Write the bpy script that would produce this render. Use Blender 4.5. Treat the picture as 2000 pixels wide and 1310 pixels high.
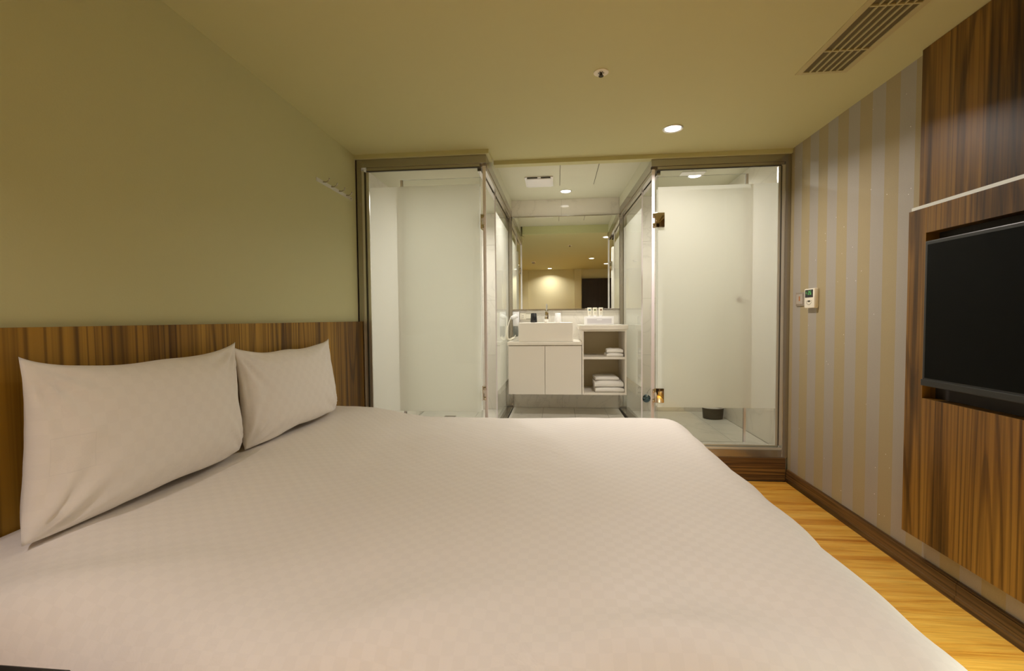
import bpy, bmesh, math, random
from mathutils import Vector, Matrix, noise

random.seed(7)
S = bpy.context.scene
for o in list(bpy.data.objects):
    bpy.data.objects.remove(o)
COL = S.collection
PI = math.pi

# ------------------------------------------------------------------ camera
yaw, pit, rol = (math.radians(v) for v in (5.6266, -2.1517, -0.4892))
fwd = Vector((-math.sin(yaw)*math.cos(pit), math.cos(yaw)*math.cos(pit), math.sin(pit)))
right0 = Vector((math.cos(yaw), math.sin(yaw), 0))
up0 = right0.cross(fwd)
right = math.cos(rol)*right0 + math.sin(rol)*up0
up = -math.sin(rol)*right0 + math.cos(rol)*up0
cd = bpy.data.cameras.new('camera')
cam = bpy.data.objects.new('camera', cd)
COL.objects.link(cam)
m = Matrix((right, up, -fwd)).transposed().to_4x4()
m.translation = Vector((0, 0, 1.21))
cam.matrix_world = m
cd.sensor_fit = 'HORIZONTAL'; cd.sensor_width = 36.0
cd.lens = 36.0*889/2000
cd.clip_start = 0.02; cd.clip_end = 60
S.camera = cam

# ------------------------------------------------------------------ world, exposure
W = bpy.data.worlds.new('room_air'); S.world = W; W.use_nodes = True
W.node_tree.nodes['Background'].inputs[0].default_value = (1.0, 0.8, 0.55, 1)
W.node_tree.nodes['Background'].inputs[1].default_value = 0.02
S.view_settings.view_transform = 'Standard'
S.view_settings.look = 'None'
S.view_settings.exposure = 0.0
S.view_settings.gamma = 1.0
S.view_settings.use_curve_mapping = False
S.cycles.transparent_max_bounces = 32
S.cycles.max_bounces = 14
S.cycles.diffuse_bounces = 7
S.cycles.transmission_bounces = 12
S.cycles.glossy_bounces = 8
S.cycles.sample_clamp_indirect = 4.0
S.cycles.blur_glossy = 0.5

WARM = (1.0, 0.90, 0.835)
NEUT = (1.0, 0.965, 0.88)
ZC = 2.40            # bedroom ceiling
# name, x, y, z(ceiling underside), power, colour, spread(deg), size
LAMPS = {
 'bed_far':   (0.736, 3.01, ZC, 18, WARM, 150, 0.10),
 'bed_mid':   (0.70, 0.60, ZC, 2.8, WARM, 105, 0.10),
 'aisle':     (1.09, -0.35, ZC, 2.8, WARM, 105, 0.10),
 'rear':      (-0.16, -1.12, ZC, 8, WARM, 140, 0.10),
 'bedside':   (-0.88, -0.30, ZC, 11.5, (1.0, 0.87, 0.84), 125, 0.10),  # unseen fixture, added as fill for the near left of the bed
 'corridor':  (0.096, 4.65, 2.48, 9.5, NEUT, 120, 0.10),
 'shower':    (1.244, 4.294, 2.48, 6.2, NEUT, 160, 0.11),
 'wet_room':  (-0.95, 4.25, 2.35, 10, NEUT, 160, 0.11),
}

def area(name, loc, power, col, size, spread=180, shape='DISK', rot=(0, 0, 0), size_y=None):
    l = bpy.data.lights.new(name, 'AREA'); l.shape = shape; l.size = size
    if size_y: l.size_y = size_y
    l.energy = power; l.color = col; l.spread = math.radians(spread)
    o = bpy.data.objects.new(name, l); COL.objects.link(o)
    o.location = loc; o.rotation_euler = rot
    return o
# added light for the floor glow at right; its unseen mount is made up
area('added_floor_light', (1.40, 0.55, 0.70), 36, (0.88, 1.0, 0.85), 1.1, 175, 'RECTANGLE', (0, 0, PI/2), 0.10)

# ------------------------------------------------------------------ node helpers
def mat(name):
    m = bpy.data.materials.new(name); m.use_nodes = True
    nt = m.node_tree; nt.nodes.clear()
    out = nt.nodes.new('ShaderNodeOutputMaterial')
    return m, nt, out
def N(nt, t, **kw):
    n = nt.nodes.new(t)
    for k, v in kw.items():
        if k.startswith('i_'): n.inputs[k[2:].replace('_', ' ')].default_value = v
        else: setattr(n, k, v)
    return n
def L(nt, a, b): nt.links.new(a, b)
def c4(c): return (c[0], c[1], c[2], 1)
def ramp(nt, fac, stops):
    r = nt.nodes.new('ShaderNodeValToRGB'); e = r.color_ramp.elements
    while len(e) < len(stops): e.new(0.5)
    for k, (p, c) in enumerate(stops):
        e[k].position = p; e[k].color = c4(c)
    L(nt, fac, r.inputs[0]); return r.outputs[0]
def bump(nt, h, bs, strength=0.2, dist=0.01):
    b = N(nt, 'ShaderNodeBump'); b.inputs['Strength'].default_value = strength
    b.inputs['Distance'].default_value = dist
    L(nt, h, b.inputs['Height']); L(nt, b.outputs[0], bs.inputs['Normal'])
def pbr(name, col, rough=0.5, metal=0.0, spec=0.5, bumpscale=None, bumpstr=0.1, var=0.0, varscale=3.0):
    m, nt, out = mat(name)
    b = N(nt, 'ShaderNodeBsdfPrincipled')
    b.inputs['Base Color'].default_value = c4(col); b.inputs['Roughness'].default_value = rough
    b.inputs['Metallic'].default_value = metal; b.inputs['Specular IOR Level'].default_value = spec
    L(nt, b.outputs[0], out.inputs[0])
    tc = N(nt, 'ShaderNodeTexCoord')
    if var:
        n = N(nt, 'ShaderNodeTexNoise'); n.inputs['Scale'].default_value = varscale; n.inputs['Detail'].default_value = 4
        L(nt, tc.outputs['Object'], n.inputs[0])
        L(nt, ramp(nt, n.outputs[0], [(0.3, [v*(1-var) for v in col]), (0.7, [min(1, v*(1+var)) for v in col])]), b.inputs['Base Color'])
    if bumpscale:
        n = N(nt, 'ShaderNodeTexNoise'); n.inputs['Scale'].default_value = bumpscale; n.inputs['Detail'].default_value = 3
        L(nt, tc.outputs['Object'], n.inputs[0]); bump(nt, n.outputs[0], b, bumpstr, 0.005)
    return m

def wood(name, stops, scale, rough=0.35, fine=(1, 1, 1), finemix=0.35, spec=0.4, seed=0.0, ring=None):
    """veneer: bands from strongly stretched noise, thin pore lines on top"""
    m, nt, out = mat(name)
    b = N(nt, 'ShaderNodeBsdfPrincipled'); b.inputs['Roughness'].default_value = rough
    b.inputs['Specular IOR Level'].default_value = spec
    tc = N(nt, 'ShaderNodeTexCoord')
    mp = N(nt, 'ShaderNodeMapping'); mp.inputs['Scale'].default_value = scale; mp.inputs['Location'].default_value = (seed, seed*1.7, seed*0.6)
    L(nt, tc.outputs['Object'], mp.inputs[0])
    n1 = N(nt, 'ShaderNodeTexNoise'); n1.inputs['Scale'].default_value = 1; n1.inputs['Detail'].default_value = 5; n1.inputs['Roughness'].default_value = 0.62
    n1.inputs['Distortion'].default_value = 0.25
    L(nt, mp.outputs[0], n1.inputs[0])
    mp2 = N(nt, 'ShaderNodeMapping'); mp2.inputs['Scale'].default_value = fine
    L(nt, tc.outputs['Object'], mp2.inputs[0])
    n2 = N(nt, 'ShaderNodeTexNoise'); n2.inputs['Scale'].default_value = 1; n2.inputs['Detail'].default_value = 2
    L(nt, mp2.outputs[0], n2.inputs[0])
    c1 = ramp(nt, n1.outputs[0], stops)
    mx = N(nt, 'ShaderNodeMix', data_type='RGBA', blend_type='MULTIPLY')
    mx.inputs[0].default_value = finemix
    L(nt, c1, mx.inputs[6])
    L(nt, ramp(nt, n2.outputs[0], [(0.40, (0.25, 0.22, 0.20)), (0.56, (1, 1, 1))]), mx.inputs[7])
    colour = mx.outputs[2]
    if ring:
        # growth lines: contours of a slow noise, (scale vector, contours, line share, strength)
        mp3 = N(nt, 'ShaderNodeMapping'); mp3.inputs['Scale'].default_value = ring[0]; mp3.inputs['Location'].default_value = (seed*2.1, seed, seed*0.3)
        L(nt, tc.outputs['Object'], mp3.inputs[0])
        n3 = N(nt, 'ShaderNodeTexNoise'); n3.inputs['Scale'].default_value = 1; n3.inputs['Detail'].default_value = 1.0
        L(nt, mp3.outputs[0], n3.inputs[0])
        mm = N(nt, 'ShaderNodeMath', operation='MULTIPLY'); L(nt, n3.outputs[0], mm.inputs[0]); mm.inputs[1].default_value = ring[1]
        fr = N(nt, 'ShaderNodeMath', operation='FRACT'); L(nt, mm.outputs[0], fr.inputs[0])
        m4 = N(nt, 'ShaderNodeMix', data_type='RGBA', blend_type='MULTIPLY'); m4.inputs[0].default_value = ring[3]
        L(nt, colour, m4.inputs[6])
        L(nt, ramp(nt, fr.outputs[0], [(0.0, (0.22, 0.18, 0.15)), (ring[2]*0.5, (0.30, 0.25, 0.2)), (ring[2], (1, 1, 1)), (0.93, (0.9, 0.88, 0.85)), (1.0, (0.35, 0.3, 0.25))]), m4.inputs[7])
        colour = m4.outputs[2]
    L(nt, colour, b.inputs['Base Color'])
    bump(nt, n2.outputs[0], b, 0.06, 0.002)
    L(nt, b.outputs[0], out.inputs[0])
    return m

# ------------------------------------------------------------------ materials
PAINT_C = (0.56, 0.56, 0.32)
M = {}
M['paint'] = pbr('olive_cream_paint', PAINT_C, 0.7, bumpscale=160, bumpstr=0.12)
M['ceil'] = pbr('ceiling_paint', (0.57, 0.555, 0.30), 0.75, bumpscale=200, bumpstr=0.05)
M['bathceil'] = pbr('bathroom_ceiling_paint', (0.62, 0.61, 0.48), 0.65)
M['rearpaint'] = pbr('rear_wall_paint', (0.66, 0.62, 0.40), 0.6)
M['steel'] = pbr('brushed_steel', (0.43, 0.40, 0.36), 0.20, 0.92, bumpscale=60, bumpstr=0.03)
M['steel_lt'] = pbr('bright_aluminium', (0.74, 0.73, 0.70), 0.3, 0.75)
M['gasket'] = pbr('dark_gasket', (0.05, 0.045, 0.035), 0.5)
M['seal'] = pbr('pale_glass_seal', (0.86, 0.82, 0.86), 0.45)
M['chrome'] = pbr('chrome', (0.8, 0.8, 0.8), 0.08, 1.0)
M['bronze'] = pbr('polished_hinge_plate', (0.62, 0.55, 0.44), 0.06, 1.0)
M['white'] = pbr('white_lacquer', (0.80, 0.76, 0.69), 0.32)
M['ceramic'] = pbr('white_ceramic', (0.84, 0.80, 0.73), 0.10)
M['stonetop'] = pbr('cream_stone_top', (0.84, 0.80, 0.72), 0.18, var=0.03, varscale=14)
M['plastic'] = pbr('white_plastic', (0.83, 0.82, 0.84), 0.3)
M['ivory'] = pbr('ivory_plastic', (0.82, 0.78, 0.66), 0.35)
M['beige'] = pbr('beige_plastic', (0.66, 0.56, 0.42), 0.35)
M['black'] = pbr('black_plastic', (0.012, 0.012, 0.013), 0.35)
M['blackrec'] = pbr('dark_recess', (0.02, 0.014, 0.010), 0.7)
M['screen'] = pbr('television_screen', (0.004, 0.0045, 0.004), 0.35, spec=0.05)
M['cupblack'] = pbr('black_cup', (0.01, 0.01, 0.012), 0.3)
M['darkbin'] = pbr('dark_brown_bin', (0.055, 0.045, 0.03), 0.4)
M['towel'] = pbr('white_terry', (0.86, 0.84, 0.80), 0.95, bumpscale=350, bumpstr=0.6)
M['darkdoor'] = wood('dark_door_veneer', [(0.3, (0.02, 0.012, 0.010)), (0.7, (0.045, 0.026, 0.022))], (30, 30, 1.2), 0.3)
M['gap'] = pbr('shadow_gap', (0.05, 0.045, 0.03), 0.9)
M['mirror'] = pbr('mirror_silver', (0.88, 0.90, 0.86), 0.01, 1.0)
M['greyplate'] = pbr('grey_switch_plate', (0.34, 0.29, 0.23), 0.3, 0.3)
M['basecarc'] = pbr('carcass_board', (0.62, 0.54, 0.36), 0.5)
M['headwood'] = wood('headboard_veneer', [(0.34, (0.060, 0.028, 0.004)), (0.44, (0.18, 0.088, 0.010)), (0.50, (0.34, 0.185, 0.022)), (0.66, (0.45, 0.26, 0.036))],
                     (2, 3.6, 0.10), 0.45, (8, 60, 0.35), 0.5, spec=0.22, seed=3.1, ring=((1, 2.6, 0.10), 26, 0.22, 0.65))
M['tvwood'] = wood('television_panel_veneer', [(0.30, (0.035, 0.015, 0.003)), (0.44, (0.13, 0.062, 0.010)), (0.52, (0.25, 0.125, 0.022)), (0.68, (0.31, 0.165, 0.030))],
                   (3, 11, 0.45), 0.36, (10, 100, 1.0), 0.40, ring=((1, 4.2, 0.15), 20, 0.30, 0.6), spec=0.35, seed=9.4)
M['basewood'] = wood('baseboard_wood', [(0.32, (0.035, 0.018, 0.006)), (0.45, (0.10, 0.052, 0.018)), (0.60, (0.20, 0.105, 0.036))],
                     (25, 0.5, 28), 0.35, (60, 1.5, 90), 0.4, seed=5, ring=((14, 0.30, 16), 9, 0.3, 0.8))
M['stepwood'] = wood('step_skirting_wood', [(0.32, (0.05, 0.020, 0.005)), (0.46, (0.13, 0.06, 0.016)), (0.60, (0.24, 0.12, 0.03))],
                     (0.6, 25, 26), 0.35, (1.5, 60, 90), 0.4, seed=2, ring=((0.35, 14, 12), 10, 0.3, 0.7))

def floor_mat(seed):
    return wood('honey_plank_%d' % seed, [(0.26, (0.34, 0.11, 0.010)), (0.42, (0.57, 0.25, 0.03)), (0.56, (0.70, 0.375, 0.06)), (0.76, (0.78, 0.47, 0.10))],
                (1.3, 17, 5), 0.30, (6, 160, 30), 0.22, spec=0.5, seed=seed*3.7+0.4)
FLOORM = [floor_mat(k) for k in range(5)]

def wallpaper():
    m, nt, out = mat('striped_wallpaper')
    b = N(nt, 'ShaderNodeBsdfPrincipled')
    geo = N(nt, 'ShaderNodeNewGeometry'); sp = N(nt, 'ShaderNodeSeparateXYZ'); L(nt, geo.outputs['Position'], sp.inputs[0])
    a = N(nt, 'ShaderNodeMath', operation='SUBTRACT'); L(nt, sp.outputs[1], a.inputs[0]); a.inputs[1].default_value = 2.344 - 10*0.1985
    d = N(nt, 'ShaderNodeMath', operation='DIVIDE'); L(nt, a.outputs[0], d.inputs[0]); d.inputs[1].default_value = 0.1985
    f = N(nt, 'ShaderNodeMath', operation='FRACT'); L(nt, d.outputs[0], f.inputs[0])
    g = N(nt, 'ShaderNodeMath', operation='LESS_THAN'); L(nt, f.outputs[0], g.inputs[0]); g.inputs[1].default_value = 0.5
    # g = 1 -> grey silver stripe
    mx = N(nt, 'ShaderNodeMix', data_type='RGBA'); L(nt, g.outputs[0], mx.inputs[0])
    mx.inputs[6].default_value = c4((0.43, 0.355, 0.205)); mx.inputs[7].default_value = c4((0.43, 0.395, 0.345))
    # fine ribs of the paper
    tc = N(nt, 'ShaderNodeTexCoord')
    wv = N(nt, 'ShaderNodeTexWave', wave_type='BANDS', bands_direction='Y'); wv.inputs['Scale'].default_value = 55
    L(nt, tc.outputs['Object'], wv.inputs[0])
    ns = N(nt, 'ShaderNodeTexNoise'); ns.inputs['Scale'].default_value = 320; L(nt, tc.outputs['Object'], ns.inputs[0])
    mul = N(nt, 'ShaderNodeMix', data_type='RGBA', blend_type='MULTIPLY'); mul.inputs[0].default_value = 0.28
    L(nt, mx.outputs[2], mul.inputs[6]); L(nt, ns.outputs[0], mul.inputs[7])
    # glitter flecks, their sparkle painted on as white specks
    vo = N(nt, 'ShaderNodeTexVoronoi'); vo.inputs['Scale'].default_value = 16; L(nt, tc.outputs['Object'], vo.inputs[0])
    lt = N(nt, 'ShaderNodeMath', operation='LESS_THAN'); L(nt, vo.outputs['Distance'], lt.inputs[0]); lt.inputs[1].default_value = 0.035
    sparse = N(nt, 'ShaderNodeSeparateXYZ'); L(nt, vo.outputs['Color'], sparse.inputs[0])
    gt = N(nt, 'ShaderNodeMath', operation='GREATER_THAN'); L(nt, sparse.outputs[0], gt.inputs[0]); gt.inputs[1].default_value = 0.8
    an = N(nt, 'ShaderNodeMath', operation='MULTIPLY'); L(nt, lt.outputs[0], an.inputs[0]); L(nt, gt.outputs[0], an.inputs[1])
    fl = N(nt, 'ShaderNodeMix', data_type='RGBA'); L(nt, an.outputs[0], fl.inputs[0]); L(nt, mul.outputs[2], fl.inputs[6]); fl.inputs[7].default_value = (1, 1, 1, 1)
    L(nt, fl.outputs[2], b.inputs['Base Color'])
    rg = N(nt, 'ShaderNodeMapRange'); L(nt, g.outputs[0], rg.inputs[0]); rg.inputs[3].default_value = 0.62; rg.inputs[4].default_value = 0.50
    L(nt, rg.outputs[0], b.inputs['Roughness'])
    mt = N(nt, 'ShaderNodeMath', operation='MULTIPLY'); L(nt, g.outputs[0], mt.inputs[0]); mt.inputs[1].default_value = 0.08
    L(nt, mt.outputs[0], b.inputs['Metallic'])
    bump(nt, wv.outputs[0], b, 0.18, 0.001)
    L(nt, b.outputs[0], out.inputs[0])
    return m
M['wallpaper'] = wallpaper()

def marble(name, base=(0.77, 0.74, 0.68), rough=0.07):
    m, nt, out = mat(name)
    b = N(nt, 'ShaderNodeBsdfPrincipled'); b.inputs['Roughness'].default_value = rough
    geo = N(nt, 'ShaderNodeNewGeometry')
    mp = N(nt, 'ShaderNodeMapping'); mp.inputs['Rotation'].default_value = (0.3, 0.6, 0.5); L(nt, geo.outputs['Position'], mp.inputs[0])
    n = N(nt, 'ShaderNodeTexNoise'); n.inputs['Scale'].default_value = 2.2; n.inputs['Detail'].default_value = 6; n.inputs['Distortion'].default_value = 1.4
    L(nt, mp.outputs[0], n.inputs[0])
    s = N(nt, 'ShaderNodeMath', operation='SUBTRACT'); L(nt, n.outputs[0], s.inputs[0]); s.inputs[1].default_value = 0.5
    a = N(nt, 'ShaderNodeMath', operation='ABSOLUTE'); L(nt, s.outputs[0], a.inputs[0])
    L(nt, ramp(nt, a.outputs[0], [(0.0, [v*0.88 for v in base]), (0.012, [v*0.97 for v in base]), (0.05, base)]), b.inputs['Base Color'])
    L(nt, b.outputs[0], out.inputs[0]); return m
M['tile'] = marble('marble_wall_tile')
M['floortile'] = marble('marble_floor_tile', (0.74, 0.72, 0.66), 0.25)
M['grout'] = pbr('grout', (0.40, 0.37, 0.30), 0.8)

def glass_clear():
    m, nt, out = mat('clear_glass')
    t = N(nt, 'ShaderNodeBsdfTransparent'); t.inputs[0].default_value = (0.968, 0.972, 0.962, 1)
    g = N(nt, 'ShaderNodeBsdfGlossy'); g.inputs['Roughness'].default_value = 0.0; g.inputs[0].default_value = (0.9, 0.95, 0.93, 1)
    fr = N(nt, 'ShaderNodeFresnel'); fr.inputs[0].default_value = 1.35
    mx = N(nt, 'ShaderNodeMixShader'); ge = N(nt, 'ShaderNodeNewGeometry'); inv = N(nt, 'ShaderNodeMath', operation='SUBTRACT'); inv.inputs[0].default_value = 1; L(nt, ge.outputs['Backfacing'], inv.inputs[1])
    ml = N(nt, 'ShaderNodeMath', operation='MULTIPLY'); L(nt, fr.outputs[0], ml.inputs[0]); L(nt, inv.outputs[0], ml.inputs[1])
    L(nt, ml.outputs[0], mx.inputs[0]); L(nt, t.outputs[0], mx.inputs[1]); L(nt, g.outputs[0], mx.inputs[2])
    L(nt, mx.outputs[0], out.inputs[0]); return m
M['glass'] = glass_clear()
M['glassedge'] = pbr('green_glass_edge', (0.03, 0.06, 0.035), 0.15)
def film():
    m, nt, out = mat('frosted_film')
    t = N(nt, 'ShaderNodeBsdfTranslucent'); t.inputs[0].default_value = (0.99, 0.985, 0.95, 1)
    d = N(nt, 'ShaderNodeBsdfDiffuse'); d.inputs[0].default_value = (0.80, 0.80, 0.76, 1)
    tr = N(nt, 'ShaderNodeBsdfTransparent'); tr.inputs[0].default_value = (0.9, 0.93, 0.9, 1)
    m1 = N(nt, 'ShaderNodeMixShader'); m1.inputs[0].default_value = 0.24; L(nt, t.outputs[0], m1.inputs[1]); L(nt, d.outputs[0], m1.inputs[2])
    m2 = N(nt, 'ShaderNodeMixShader'); m2.inputs[0].default_value = 0.05; L(nt, m1.outputs[0], m2.inputs[1]); L(nt, tr.outputs[0], m2.inputs[2])
    L(nt, m2.outputs[0], out.inputs[0]); return m
M['film'] = film()

def linen(name, col, scale, amt=0.06, mark=None):
    m, nt, out = mat(name)
    b = N(nt, 'ShaderNodeBsdfPrincipled'); b.inputs['Roughness'].default_value = 0.62
    b.inputs['Sheen Weight'].default_value = 0.25; b.inputs['Sheen Roughness'].default_value = 0.4
    b.inputs['Specular IOR Level'].default_value = 0.35
    uv = N(nt, 'ShaderNodeUVMap'); uv.uv_map = 'UVMap'
    ck = N(nt, 'ShaderNodeTexChecker'); ck.inputs['Scale'].default_value = scale
    ck.inputs[1].default_value = c4(col); ck.inputs[2].default_value = c4([v*(1-amt) for v in col])
    L(nt, uv.outputs[0], ck.inputs[0]); L(nt, ck.outputs[0], b.inputs['Base Color'])
    if mark:
        # faint woven care mark with rows of small characters, inside a thin outline
        su = N(nt, 'ShaderNodeSeparateXYZ'); L(nt, uv.outputs[0], su.inputs[0])
        def inside(x0, x1, y0, y1):
            res = None
            for ax, op, val in ((0, 'GREATER_THAN', x0), (0, 'LESS_THAN', x1), (1, 'GREATER_THAN', y0), (1, 'LESS_THAN', y1)):
                q = N(nt, 'ShaderNodeMath', operation=op); L(nt, su.outputs[ax], q.inputs[0]); q.inputs[1].default_value = val
                if res is None: res = q.outputs[0]
                else:
                    mq = N(nt, 'ShaderNodeMath', operation='MULTIPLY'); L(nt, res, mq.inputs[0]); L(nt, q.outputs[0], mq.inputs[1]); res = mq.outputs[0]
            return res
        x0, x1, y0, y1 = mark
        outer = inside(x0, x1, y0, y1); inner = inside(x0+.002, x1-.002, y0+.002, y1-.002)
        br = N(nt, 'ShaderNodeTexBrick'); br.inputs['Scale'].default_value = 60; L(nt, uv.outputs[0], br.inputs[0])
        br.inputs['Color1'].default_value = (0.6, 0.6, 0.6, 1); br.inputs['Color2'].default_value = (0, 0, 0, 1); br.inputs['Mortar'].default_value = (0, 0, 0, 1); br.inputs['Mortar Size'].default_value = 0.09
        a1 = N(nt, 'ShaderNodeMath', operation='MULTIPLY'); L(nt, inner, a1.inputs[0]); L(nt, br.outputs[0], a1.inputs[1])
        a2 = N(nt, 'ShaderNodeMath', operation='SUBTRACT'); L(nt, outer, a2.inputs[0]); L(nt, inner, a2.inputs[1])
        a3 = N(nt, 'ShaderNodeMath', operation='ADD'); L(nt, a1.outputs[0], a3.inputs[0]); L(nt, a2.outputs[0], a3.inputs[1])
        a4 = N(nt, 'ShaderNodeMath', operation='MULTIPLY'); L(nt, a3.outputs[0], a4.inputs[0]); a4.inputs[1].default_value = 0.10
        dk = N(nt, 'ShaderNodeMix', data_type='RGBA'); L(nt, a4.outputs[0], dk.inputs[0]); L(nt, ck.outputs[0], dk.inputs[6]); dk.inputs[7].default_value = (0.35, 0.33, 0.36, 1)
        L(nt, dk.outputs[2], b.inputs['Base Color'])
    mr = N(nt, 'ShaderNodeMapRange'); L(nt, ck.outputs[1], mr.inputs[0]); mr.inputs[3].default_value = 0.66; mr.inputs[4].default_value = 0.54
    L(nt, mr.outputs[0], b.inputs['Roughness'])
    n = N(nt, 'ShaderNodeTexNoise'); n.inputs['Scale'].default_value = 9; n.inputs['Detail'].default_value = 6; n.inputs['Distortion'].default_value = 0.6
    tc = N(nt, 'ShaderNodeTexCoord'); L(nt, tc.outputs['Object'], n.inputs[0]); bump(nt, n.outputs[0], b, 0.16, 0.02)
    L(nt, b.outputs[0], out.inputs[0]); return m
LIN = (0.84, 0.80, 0.765)
M['duvet'] = linen('white_checked_satin', LIN, 40, 0.024)
M['pillow_marked'] = linen('white_pillow_cotton_marked', (0.86, 0.825, 0.795), 30, 0.018, (0.635, 0.735, 0.935, 1.02))
M['pillow'] = linen('white_pillow_cotton', (0.86, 0.825, 0.795), 30, 0.018)

def emit(name, col, s):
    m, nt, out = mat(name)
    e = N(nt, 'ShaderNodeEmission'); e.inputs[0].default_value = c4(col); e.inputs[1].default_value = s
    L(nt, e.outputs[0], out.inputs[0]); return m
M['lens'] = emit('lit_lamp_lens', (1.0, 0.95, 0.85), 9.0)
M['lcd'] = emit('green_display_digits', (0.25, 0.9, 0.2), 0.8)
M['amber'] = emit('amber_indicator', (1.0, 0.4, 0.15), 0.35)

# ------------------------------------------------------------------ mesh helpers
class MB:
    def __init__(s): s.bm = bmesh.new()
    def box(s, x0, x1, y0, y1, z0, z1, bev=0, seg=2, mi=0):
        b = bmesh.new(); bmesh.ops.create_cube(b, size=1)
        for v in b.verts:
            v.co = Vector(((x0+x1)/2+v.co.x*(x1-x0), (y0+y1)/2+v.co.y*(y1-y0), (z0+z1)/2+v.co.z*(z1-z0)))
        if bev: bmesh.ops.bevel(b, geom=b.edges[:], offset=bev, segments=seg, profile=0.6, affect='EDGES')
        return s.add(b, mi)
    def add(s, b, mi=0, M4=None):
        if M4 is not None: bmesh.ops.transform(b, matrix=M4, verts=b.verts)
        me = bpy.data.meshes.new('tmp'); 
        for f in b.faces: f.material_index = mi
        b.to_mesh(me); b.free(); s.bm.from_mesh(me); bpy.data.meshes.remove(me); return s
    def hexa(s, p, mi=0):
        """p: 8 points, bottom 4 then top 4"""
        v = [s.bm.verts.new(q) for q in p]
        for f in ((0,3,2,1),(4,5,6,7),(0,1,5,4),(1,2,6,5),(2,3,7,6),(3,0,4,7)):
            fc = s.bm.faces.new([v[i] for i in f]); fc.material_index = mi
        return s
    def lathe(s, prof, loc=(0,0,0), axis='z', n=32, mi=0, sx=1, sy=1):
        b = bmesh.new(); rings = []
        for r, h in prof:
            ring = []
            for k in range(n):
                a = 2*PI*k/n
                x, y, z = r*math.cos(a)*sx, r*math.sin(a)*sy, h
                if axis == 'y': x, y, z = x, z, y
                elif axis == 'x': x, y, z = z, x, y
                ring.append(b.verts.new((x+loc[0], y+loc[1], z+loc[2])))
            rings.append(ring)
        for i in range(len(rings)-1):
            for k in range(n):
                b.faces.new((rings[i][k], rings[i][(k+1) % n], rings[i+1][(k+1) % n], rings[i+1][k]))
        b.faces.new(rings[0][::-1]); b.faces.new(rings[-1])
        bmesh.ops.recalc_face_normals(b, faces=b.faces)
        return s.add(b, mi)
    def tube(s, pts, r, n=8, mi=0):
        b = bmesh.new(); rings = []
        pts = [Vector(p) for p in pts]
        for i, p in enumerate(pts):
            t = (pts[min(i+1, len(pts)-1)] - pts[max(i-1, 0)]).normalized()
            u = t.cross(Vector((0.13, 0.27, 0.95))).normalized(); w = t.cross(u)
            rr = r[i] if isinstance(r, (list, tuple)) else r
            rings.append([b.verts.new(p + rr*(math.cos(2*PI*k/n)*u + math.sin(2*PI*k/n)*w)) for k in range(n)])
        for i in range(len(rings)-1):
            for k in range(n):
                b.faces.new((rings[i][k], rings[i][(k+1) % n], rings[i+1][(k+1) % n], rings[i+1][k]))
        b.faces.new(rings[0][::-1]); b.faces.new(rings[-1])
        bmesh.ops.recalc_face_normals(b, faces=b.faces)
        return s.add(b, mi)
    def build(s, name, mats, parent=None, smooth=False, bev=0, kind=None, label=None, cat=None, group=None):
        me = bpy.data.meshes.new(name); s.bm.to_mesh(me); s.bm.free()
        if not isinstance(mats, (list, tuple)): mats = [mats]
        for mm in mats: me.materials.append(mm)
        o = bpy.data.objects.new(name, me); COL.objects.link(o)
        if parent is not None: o.parent = parent
        if smooth:
            for p in me.polygons: p.use_smooth = True
            try: me.set_sharp_from_angle(angle=math.radians(40))
            except Exception: pass
        if bev:
            md = o.modifiers.new('bevel', 'BEVEL'); md.width = bev; md.segments = 2; md.limit_method = 'ANGLE'
        tag(o, label, cat, group, kind)
        return o
def tag(o, label=None, cat=None, group=None, kind=None):
    if kind: o['kind'] = kind
    if label: o['label'] = label
    if cat: o['category'] = cat
    if group: o['group'] = group
def thing(name, label, cat, group=None, loc=(0, 0, 0), kind=None):
    o = bpy.data.objects.new(name, None); COL.objects.link(o); o.location = loc
    o.empty_display_size = 0.05
    tag(o, label, cat, group, kind); return o
def B(name, mats, x0, x1, y0, y1, z0, z1, parent=None, bev=0, **kw):
    """box part; parts of an Empty at loc are given in world coordinates minus that loc"""
    off = Vector((0, 0, 0))
    p = parent
    while p is not None: off += p.location; p = p.parent
    return MB().box(x0-off.x, x1-off.x, y0-off.y, y1-off.y, z0-off.z, z1-off.z, bev).build(name, mats, parent, **kw)

XL, XR = -1.455, 1.678
YREAR, YL, YR, YB = -1.45, 3.23, 3.48, 4.96     # rear wall, left front glass, right front glass, bathroom back wall

# ------------------------------------------------------------------ room shell
K = 'structure'
B('wall_left', M['paint'], XL-0.10, XL, YREAR, YL-0.005, 0, 2.5, kind=K)
B('wall_right', M['wallpaper'], XR, XR+0.10, YREAR, YR+0.02, 0, 2.5, kind=K)
# rear wall with shallow alcove, pilaster and door, seen in the mirror
B('wall_rear', M['rearpaint'], XL-0.1, XR+0.1, YREAR-0.1, YREAR, 0, 2.5, kind=K)
B('trim_1', M['rearpaint'], 0.43, 0.60, YREAR, YREAR+0.10, 0, 2.40, kind=K)
B('trim_2', M['rearpaint'], XL, -0.70, YREAR, YREAR+0.05, 0, 2.40, kind=K)
d = thing('door_1', 'dark brown room door in the rear wall, seen in the vanity mirror', 'door', kind=K)
B('door_panel', M['darkdoor'], 0.66, 1.50, YREAR, YREAR+0.035, 0.0, 2.13, d, bev=0.003)
B('door_frame', M['darkdoor'], 0.62, 0.66, YREAR, YREAR+0.05, 0.0, 2.17, d)
B('door_frame', M['darkdoor'], 1.50, 1.54, YREAR, YREAR+0.05, 0.0, 2.17, d)
B('door_frame', M['darkdoor'], 0.66, 1.50, YREAR, YREAR+0.05, 2.13, 2.17, d)
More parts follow.
